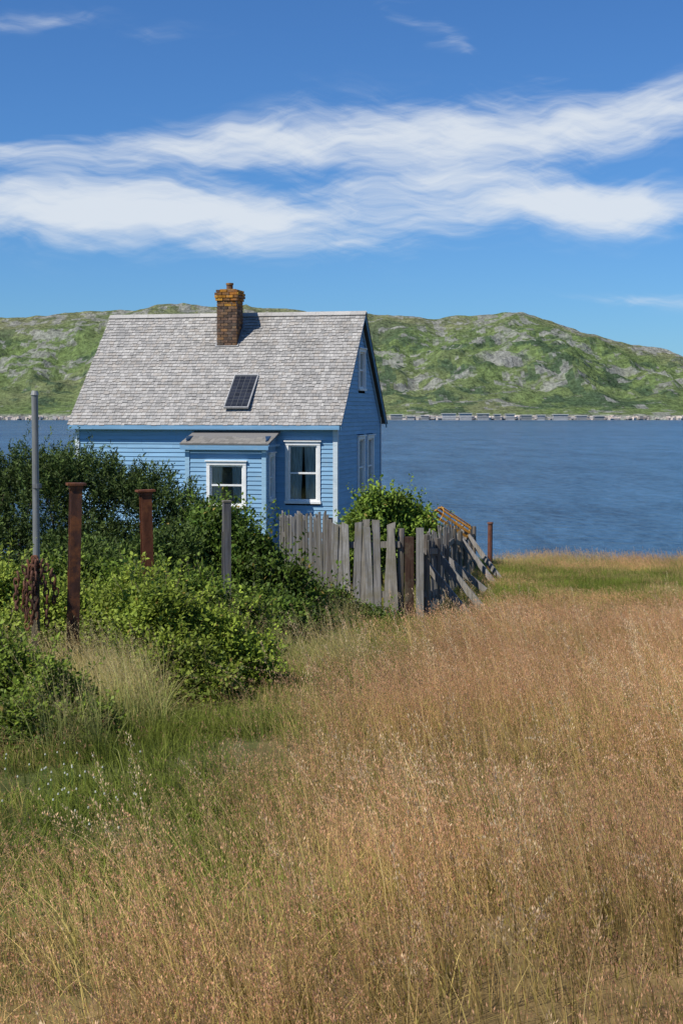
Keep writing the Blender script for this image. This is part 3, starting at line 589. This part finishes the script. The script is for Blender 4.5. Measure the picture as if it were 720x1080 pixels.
# ------------------------------------------------------------------ grasses
gmt=leafmat('meadow_grass_blade',.3,.7,.15,.7,.30,True)
def patch(name,size,nst,nbl,hst,hbl,cst,cpan,cbl,seed,pan=True,nsp=20,lean=.28,wst=.0030,wbl=.0055,spl=.0105,ns=4,prad=.030):
    rng=np.random.default_rng(seed); Vs=[];Qs=[];Cs=[];off=0
    def add(V,Q,C):
        nonlocal off
        Vs.append(V);Qs.append(Q+off);Cs.append(C);off+=len(V)
    def ribbons(n,h,w,c0,c1,lean,ns):
        nc=max(4,n//9); cc=(rng.random((nc,2))-.5); r=np.where(rng.random((n,1))<.45,cc[rng.integers(0,nc,n)]+rng.normal(size=(n,2))*.03,rng.random((n,2))-.5)
        base=np.c_[r*size,np.full(n,-.04)]
        a=rng.random(n)*6.283; lm_=lean*np.abs(rng.normal(size=n)); ld=np.c_[np.cos(a),np.sin(a)]*lm_[:,None]+np.array([-.20,-.05])
        wa=rng.random(n)*3.1416; wd=np.c_[np.cos(wa),np.sin(wa),np.zeros(n)]
        T=np.linspace(0,1,ns+1); pts=[]
        def at(t,idx=slice(None)):
            t=np.asarray(t); hh=h[idx]
            xy=base[idx,:2]+ld[idx]*(hh*t**1.8)[:,None]; z=base[idx,2]+hh*t*(1-.45*lm_[idx]*t)
            return np.c_[xy,z]
        for t in T:
            p=at(np.full(n,t)); ww=(w*(1-t*.8))[:,None]*.5; pts.append(np.stack([p-wd*ww,p+wd*ww],1))
        Pn=np.stack(pts,1)
        V=Pn.reshape(-1,3); b0=np.arange(n)[:,None]*(ns+1)*2+np.arange(ns)[None,:]*2
        Q=np.stack([b0,b0+1,b0+3,b0+2],-1).reshape(-1,4)
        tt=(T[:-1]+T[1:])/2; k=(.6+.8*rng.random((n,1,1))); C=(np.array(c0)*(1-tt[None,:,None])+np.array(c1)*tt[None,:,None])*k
        add(V,Q,C.reshape(-1,3)); return at
    h=hst*(.42+.72*rng.random(nst)); at=ribbons(nst,h,np.full(nst,wst),cst[0],cst[1],lean,ns)
    if pan:
        idx=np.repeat(np.arange(nst),nsp); m_=len(idx); t=.68+.34*rng.random(m_)**.8
        p=at(t,idx); fr=np.clip((1.03-t)/.37,0,1); a=rng.random(m_)*6.283; rr=(.004+prad*fr*np.repeat(.2+.9*rng.random(nst),nsp))*rng.random(m_)**.5
        o=np.c_[np.cos(a)*rr,np.sin(a)*rr,rr*.9]; p=p+o; dv=unit(o+np.array([-.004,0,.025])+rng.normal(size=o.shape)*.004)
        ln=spl*(.6+.8*rng.random(m_)); V,Q=leaf_quads(p,dv,unit(rng.normal(size=o.shape)),ln,ln*.25)
        mixf=np.repeat(rng.random(nst),nsp)[:,None]; pc=np.array(cpan[0])[None]*(1-mixf)+np.array(cpan[1])[None]*mixf
        add(V,Q,pc*(.7+.6*rng.random((m_,1))))
    hb=hbl*(.45+.7*rng.random(nbl)); ribbons(nbl,hb,np.full(nbl,wbl),cbl[0],cbl[1],lean*1.9,3 if ns>3 else 2)
    me=mesh_np(name,np.concatenate(Vs),np.concatenate(Qs),np.concatenate(Cs)); return obj_from(name,me,gmt,link=False)
def scatter(name,x,y,sc_,idx,protos,rsd=.5):
    n=len(x); z=zt(x,y); me=bpy.data.meshes.new(name); me.vertices.add(n); me.vertices.foreach_set('co',np.stack([x,y,z],1).astype(np.float32).ravel())
    rot=np.zeros((n,3),np.float32); rot[:,2]=R.normal(size=n)*rsd+(fbm(x*.15,y*.15,2,88)-.5)*2.5
    a=me.attributes.new('rot','FLOAT_VECTOR','POINT'); a.data.foreach_set('vector',rot.ravel())
    s3=np.stack([np.ones(n)*(.9+.25*R.random(n)),np.ones(n),sc_],1).astype(np.float32)
    a=me.attributes.new('scl','FLOAT_VECTOR','POINT'); a.data.foreach_set('vector',s3.ravel())
    a=me.attributes.new('idx','INT','POINT'); a.data.foreach_set('value',idx.astype(np.int32))
    o=obj_from(name,me)
    col=bpy.data.collections.new(name+'_tufts')
    for i,p_ in enumerate(protos): col.objects.link(p_)
    ng=bpy.data.node_groups.new(name+'_scatter','GeometryNodeTree')
    ng.interface.new_socket('Geometry',in_out='INPUT',socket_type='NodeSocketGeometry'); ng.interface.new_socket('Geometry',in_out='OUTPUT',socket_type='NodeSocketGeometry')
    gi=ng.nodes.new('NodeGroupInput'); go=ng.nodes.new('NodeGroupOutput'); ip=ng.nodes.new('GeometryNodeInstanceOnPoints'); ci=ng.nodes.new('GeometryNodeCollectionInfo')
    ci.inputs['Collection'].default_value=col; ci.inputs['Separate Children'].default_value=True; ci.inputs['Reset Children'].default_value=True
    def na(nm,dt):
        q=ng.nodes.new('GeometryNodeInputNamedAttribute'); q.data_type=dt; q.inputs['Name'].default_value=nm; return [s for s in q.outputs if s.enabled and s.name=='Attribute'][0]
    lk=ng.links.new; lk(gi.outputs[0],ip.inputs['Points']); lk(ci.outputs[0],ip.inputs['Instance']); ip.inputs['Pick Instance'].default_value=True
    lk(na('idx','INT'),ip.inputs['Instance Index']); lk(na('rot','FLOAT_VECTOR'),ip.inputs['Rotation']); lk(na('scl','FLOAT_VECTOR'),ip.inputs['Scale']); lk(ip.outputs[0],go.inputs[0])
    md=o.modifiers.new('scatter','NODES'); md.node_group=ng; return o
def grid(x0,x1,y0,y1,s):
    gx,gy=np.meshgrid(np.arange(x0,x1,s),np.arange(y0,y1,s)); gx=gx.ravel()+(R.random(gx.size)-.5)*s; gy=gy.ravel()+(R.random(gy.size)-.5)*s; return gx,gy
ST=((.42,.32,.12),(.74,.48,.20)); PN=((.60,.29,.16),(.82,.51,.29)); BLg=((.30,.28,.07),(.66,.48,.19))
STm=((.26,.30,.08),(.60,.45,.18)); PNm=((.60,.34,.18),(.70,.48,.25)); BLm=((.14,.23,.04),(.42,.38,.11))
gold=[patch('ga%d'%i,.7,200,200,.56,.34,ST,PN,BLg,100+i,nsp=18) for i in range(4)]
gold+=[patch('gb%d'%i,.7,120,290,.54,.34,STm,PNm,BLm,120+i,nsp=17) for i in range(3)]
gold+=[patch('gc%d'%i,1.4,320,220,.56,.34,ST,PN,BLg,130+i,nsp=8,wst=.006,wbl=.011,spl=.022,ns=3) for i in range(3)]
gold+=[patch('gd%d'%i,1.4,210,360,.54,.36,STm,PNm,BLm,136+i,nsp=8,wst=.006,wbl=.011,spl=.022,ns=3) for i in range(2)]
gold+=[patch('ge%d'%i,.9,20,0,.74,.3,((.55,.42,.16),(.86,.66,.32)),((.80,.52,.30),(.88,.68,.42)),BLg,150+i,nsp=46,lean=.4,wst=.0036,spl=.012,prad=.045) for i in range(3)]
def inview(x,y,m=1.5): return (np.abs(x)<.25*y+m)
def goldpts(y0,y1,s):
    x,y=grid(-4,16,y0,y1,s); e=mask_gold(x,y)
    near=(1-ss(5.0,7.6,y))*.80
    keep=(R.random(len(x))<np.maximum(e,near))&inview(x,y,1.7); return x[keep],y[keep]
xa,ya=goldpts(1.3,15,.58); xb,yb=goldpts(15,47,1.08)
x=np.concatenate([xa,xb]); y=np.concatenate([ya,yb]); far=y>15
gr=fbm(x*.25,y*.25,3,77); lf=1-ss(-.3,1.4,x-gold_edge(y))
isg=R.random(len(x))<np.clip(ss(.5,.68,gr)*.45+lf*.55*ss(2.5,6,y)+.08+ss(39,41,y)*.6,0,1)
idx=np.where(far,np.where(isg,10+R.integers(0,2,len(x)),7+R.integers(0,3,len(x))),np.where(isg,4+R.integers(0,3,len(x)),R.integers(0,4,len(x))))
hs=(.42+1.1*fbm(x*.6,y*.6,3,66))*np.interp(y,[0,4,10,14,20,26,38,42,48],[.90,.95,.92,.78,.55,.5,.5,1.0,1.1])*(.6+.4*ss(-.3,1.1,x-gold_edge(y)+.3))
# scattered taller stalks
xt,yt=grid(-4,6,2.4,15,.8); kt=(R.random(len(xt))<np.maximum(mask_gold(xt,yt),.4*(yt<6))*ss(.40,.60,fbm(xt*.5,yt*.5,3,44)))&inview(xt,yt,1.2); xt=xt[kt]; yt=yt[kt]
x=np.concatenate([x,xt]); y=np.concatenate([y,yt]); idx=np.concatenate([idx,12+R.integers(0,3,len(xt))]); hs=np.concatenate([hs,.78+.3*R.random(len(xt))])
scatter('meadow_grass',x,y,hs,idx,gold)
LG=((.085,.125,.018),(.27,.31,.06)); 
lawn=[patch('la%d'%i,.8,50,900,.20,.16,((.12,.16,.03),(.50,.42,.16)),PN,LG if i<3 else ((.15,.15,.04),(.44,.36,.13)),140+i,pan=(i%2==1),nsp=8,lean=.5,wbl=.007) for i in range(4)]
x,y=grid(-6,16,2,47,.58); e=1-mask_gold(x,y); keep=(R.random(len(x))<np.clip(e*1.6,0,1))&inview(x,y,1.9)&~((x<-1)&(y>19)); x=x[keep];y=y[keep]
hs=np.where(y>24,1.2,1.0)*(.65+1.0*fbm(x*1.1,y*1.1,2,55)); scatter('lawn_grass',x,y,hs,np.where(R.random(len(x))<.30,3,R.integers(0,3,len(x))),lawn,1.5)
rank=[patch('ra%d'%i,.4,60,120,.75,.62,((.26,.30,.07),(.62,.48,.2)),((.62,.44,.24),(.6,.5,.27)),((.15,.25,.04),(.50,.46,.18)) if i<2 else ((.28,.26,.07),(.66,.52,.24)),160+i,nsp=14,lean=.35,wbl=.006) for i in range(3)]
pts=[]
for cx_,cy_,r,n in ((-1.55,9.9,.20,14),(-1.75,10.6,.22,12),(-2.15,10.2,.25,8),(-2.55,10.4,.3,8),(-1.35,9.4,.2,4),(-.95,13.6,.5,12),(-3.6,11.2,.6,16),(-.1,19.3,.3,4),(-4.8,14.0,1,26),(-.45,12.6,.35,7),(-1.65,8.5,.15,2)):
    for _ in range(n): pts.append((cx_+random.gauss(0,r*.7),cy_+random.gauss(0,r*.7)))
pts=np.array(pts); scatter('rank_grass',pts[:,0],pts[:,1],.55+.4*R.random(len(pts)),R.integers(0,3,len(pts)),rank,.8)
mb=MB()
for _ in range(45):
    yy=random.gauss(7.1,.5); xx=-1.38*yy/7+random.gauss(0,.22); z=float(zt(xx,yy)); h=random.uniform(.10,.16)
    mb.tube((xx,yy,z),(xx,yy,z+h),.001,.001,(.1,.18,.04),3,False); mb.tube((xx,yy,z+h),(xx,yy,z+h+.008),.005,.003,(.55,.55,.45),6)
mb.obj('clover_flowers',white)
# ------------------------------------------------------------------ world: sky + cirrus
EL=math.radians(50); sv=Vector((-.62,-.50,0)).normalized(); sun=Vector((sv.x*math.cos(EL),sv.y*math.cos(EL),math.sin(EL)))
w=bpy.data.worlds.new('World'); sc.world=w; w.use_nodes=True; nt=w.node_tree
for n in list(nt.nodes): nt.nodes.remove(n)
L=nt.links.new
SKY=.092
out=N(nt,'ShaderNodeOutputWorld'); bg=N(nt,'ShaderNodeBackground'); bg.inputs['Strength'].default_value=SKY; bgc=N(nt,'ShaderNodeBackground'); bgc.inputs['Strength'].default_value=SKY
def skynode():
    sky=N(nt,'ShaderNodeTexSky',sky_type='NISHITA'); sky.sun_disc=False; sky.sun_elevation=EL; sky.sun_rotation=math.atan2(sv.x,sv.y); sky.air_density=1.0; sky.dust_density=.2; sky.ozone_density=3.0
    tint=N(nt,'ShaderNodeVectorMath',operation='MULTIPLY'); L(sky.outputs[0],tint.inputs[0]); tint.inputs[1].default_value=(.44,.78,1.20); return tint.outputs[0]
L(skynode(),bg.inputs['Color'])
def mth(op,a,b=None,c=None,clamp=False):
    n=N(nt,'ShaderNodeMath',operation=op); n.use_clamp=clamp
    for i,q in enumerate((a,b,c)):
        if q is None: continue
        if isinstance(q,(int,float)): n.inputs[i].default_value=q
        else: L(q,n.inputs[i])
    return n.outputs[0]
# cheap region test: clouds only stand in the low northern sky, elsewhere the clear sky branch is used
tc0=N(nt,'ShaderNodeTexCoord'); sp0=N(nt,'ShaderNodeSeparateXYZ'); L(tc0.outputs['Generated'],sp0.inputs[0])
reg=mth('MULTIPLY',mth('MULTIPLY',mth('GREATER_THAN',sp0.outputs[1],.86),mth('GREATER_THAN',sp0.outputs[2],.02)),mth('LESS_THAN',sp0.outputs[2],.40))
tc=N(nt,'ShaderNodeTexCoord'); sp=N(nt,'ShaderNodeSeparateXYZ'); L(tc.outputs['Generated'],sp.inputs[0])
az=mth('ARCTAN2',sp.outputs[0],sp.outputs[1]); v_=mth('TANGENT',mth('ARCSINE',sp.outputs[2]))
cb=N(nt,'ShaderNodeCombineXYZ'); L(az,cb.inputs[0]); L(v_,cb.inputs[1])
wn=N(nt,'ShaderNodeTexNoise'); wn.inputs['Scale'].default_value=10; wn.inputs['Detail'].default_value=3; L(cb.outputs[0],wn.inputs['Vector'])
ws=N(nt,'ShaderNodeVectorMath',operation='SUBTRACT'); L(wn.outputs['Color'],ws.inputs[0]); ws.inputs[1].default_value=(.5,.5,.5)
wm=N(nt,'ShaderNodeVectorMath',operation='MULTIPLY'); L(ws.outputs[0],wm.inputs[0]); wm.inputs[1].default_value=(.12,.038,0)
wa=N(nt,'ShaderNodeVectorMath',operation='ADD'); L(cb.outputs[0],wa.inputs[0]); L(wm.outputs[0],wa.inputs[1])
def noise(rot,scl,scale,det,rough,loc=(0,0,0)):
    mp=N(nt,'ShaderNodeMapping'); mp.vector_type='POINT'; mp.inputs['Rotation'].default_value=(0,0,rot); mp.inputs['Location'].default_value=loc; L(wa.outputs[0],mp.inputs['Vector'])
    m2=N(nt,'ShaderNodeVectorMath',operation='MULTIPLY'); L(mp.outputs[0],m2.inputs[0]); m2.inputs[1].default_value=scl
    n=N(nt,'ShaderNodeTexNoise'); n.inputs['Scale'].default_value=scale; n.inputs['Detail'].default_value=det; n.inputs['Roughness'].default_value=rough; L(m2.outputs[0],n.inputs['Vector']); return n.outputs['Fac']
nA=noise(-.10,(1,4.2,1),8,7,.55); nB=noise(.22,(1,8,1),11,7,.6,(3,1,0)); nC=noise(-.22,(1,9,1),18,6,.6,(1,4,0))
wp=N(nt,'ShaderNodeSeparateXYZ'); L(wa.outputs[0],wp.inputs[0]); U=wp.outputs[0]; Vv=wp.outputs[1]
blobs=[(110,165,230,18,2,.66),(380,140,230,32,4,.84),(560,140,150,28,4,.76),(690,122,110,30,3,.74),(60,232,200,31,-1,1.18),(260,236,190,32,-4,.98),(540,212,160,28,-3,1.1),(690,226,130,22,-4,1.0),(420,190,90,10,4,.40),
 (455,28,55,13,-45,.40),(590,76,30,8,0,.36),(668,318,85,8,1,.50),(30,28,90,12,8,.34),(180,40,60,12,3,.18)]
M_=None
for bx,by,a,b_,r,amp in blobs:
    cu=(bx-360)/1500; cv=(434-by)/1500; a/=1500;b_/=1500; r=math.radians(r); cr_,sr=math.cos(r),math.sin(r)
    du=mth('SUBTRACT',U,cu); dv=mth('SUBTRACT',Vv,cv)
    p_=mth('MULTIPLY',mth('ADD',mth('MULTIPLY',du,cr_),mth('MULTIPLY',dv,sr)),1/a); q_=mth('MULTIPLY',mth('SUBTRACT',mth('MULTIPLY',dv,cr_),mth('MULTIPLY',du,sr)),1/b_)
    g_=mth('MULTIPLY',mth('EXPONENT',mth('MULTIPLY',mth('ADD',mth('MULTIPLY',p_,p_),mth('MULTIPLY',q_,q_)),-1)),amp)
    M_=g_ if M_ is None else mth('ADD',M_,g_)
den=mth('ADD',mth('ADD',mth('ADD',M_,mth('MULTIPLY',mth('SUBTRACT',nA,.5),1.9)),mth('MULTIPLY',mth('SUBTRACT',nB,.5),1.3)),mth('MULTIPLY',mth('SUBTRACT',nC,.5),.7))
mr=N(nt,'ShaderNodeMapRange',interpolation_type='SMOOTHSTEP'); mr.inputs['From Min'].default_value=.05; mr.inputs['From Max'].default_value=1.45; mr.inputs['To Max'].default_value=.86; L(den,mr.inputs['Value'])
gate=mth('MULTIPLY',mr.outputs[0],mth('MULTIPLY',M_,2.2,clamp=True))
mx=N(nt,'ShaderNodeMix',data_type='RGBA'); L(gate,mx.inputs['Factor']); L(skynode(),mx.inputs['A']); mx.inputs['B'].default_value=(8.5,9.0,9.5,1)
L(mx.outputs['Result'],bgc.inputs['Color'])
ms=N(nt,'ShaderNodeMixShader'); L(reg,ms.inputs[0]); L(bg.outputs[0],ms.inputs[1]); L(bgc.outputs[0],ms.inputs[2]); L(ms.outputs[0],out.inputs['Surface'])
sl_=bpy.data.lights.new('sun','SUN'); sl_.energy=5.0; sl_.angle=math.radians(.53); sl_.color=(1,.95,.86); so=bpy.data.objects.new('sun',sl_); COL.objects.link(so); so.rotation_euler=(-sun).to_track_quat('-Z','Y').to_euler()
# ------------------------------------------------------------------ camera
cd=bpy.data.cameras.new('camera'); cam=bpy.data.objects.new('camera',cd); COL.objects.link(cam); sc.camera=cam
cd.lens=50; cd.sensor_width=36; cd.clip_end=20000; cd.clip_start=.1; cam.location=(0,0,0); cam.rotation_euler=(math.radians(90),0,0); cd.shift_y=-(540-434)/1080
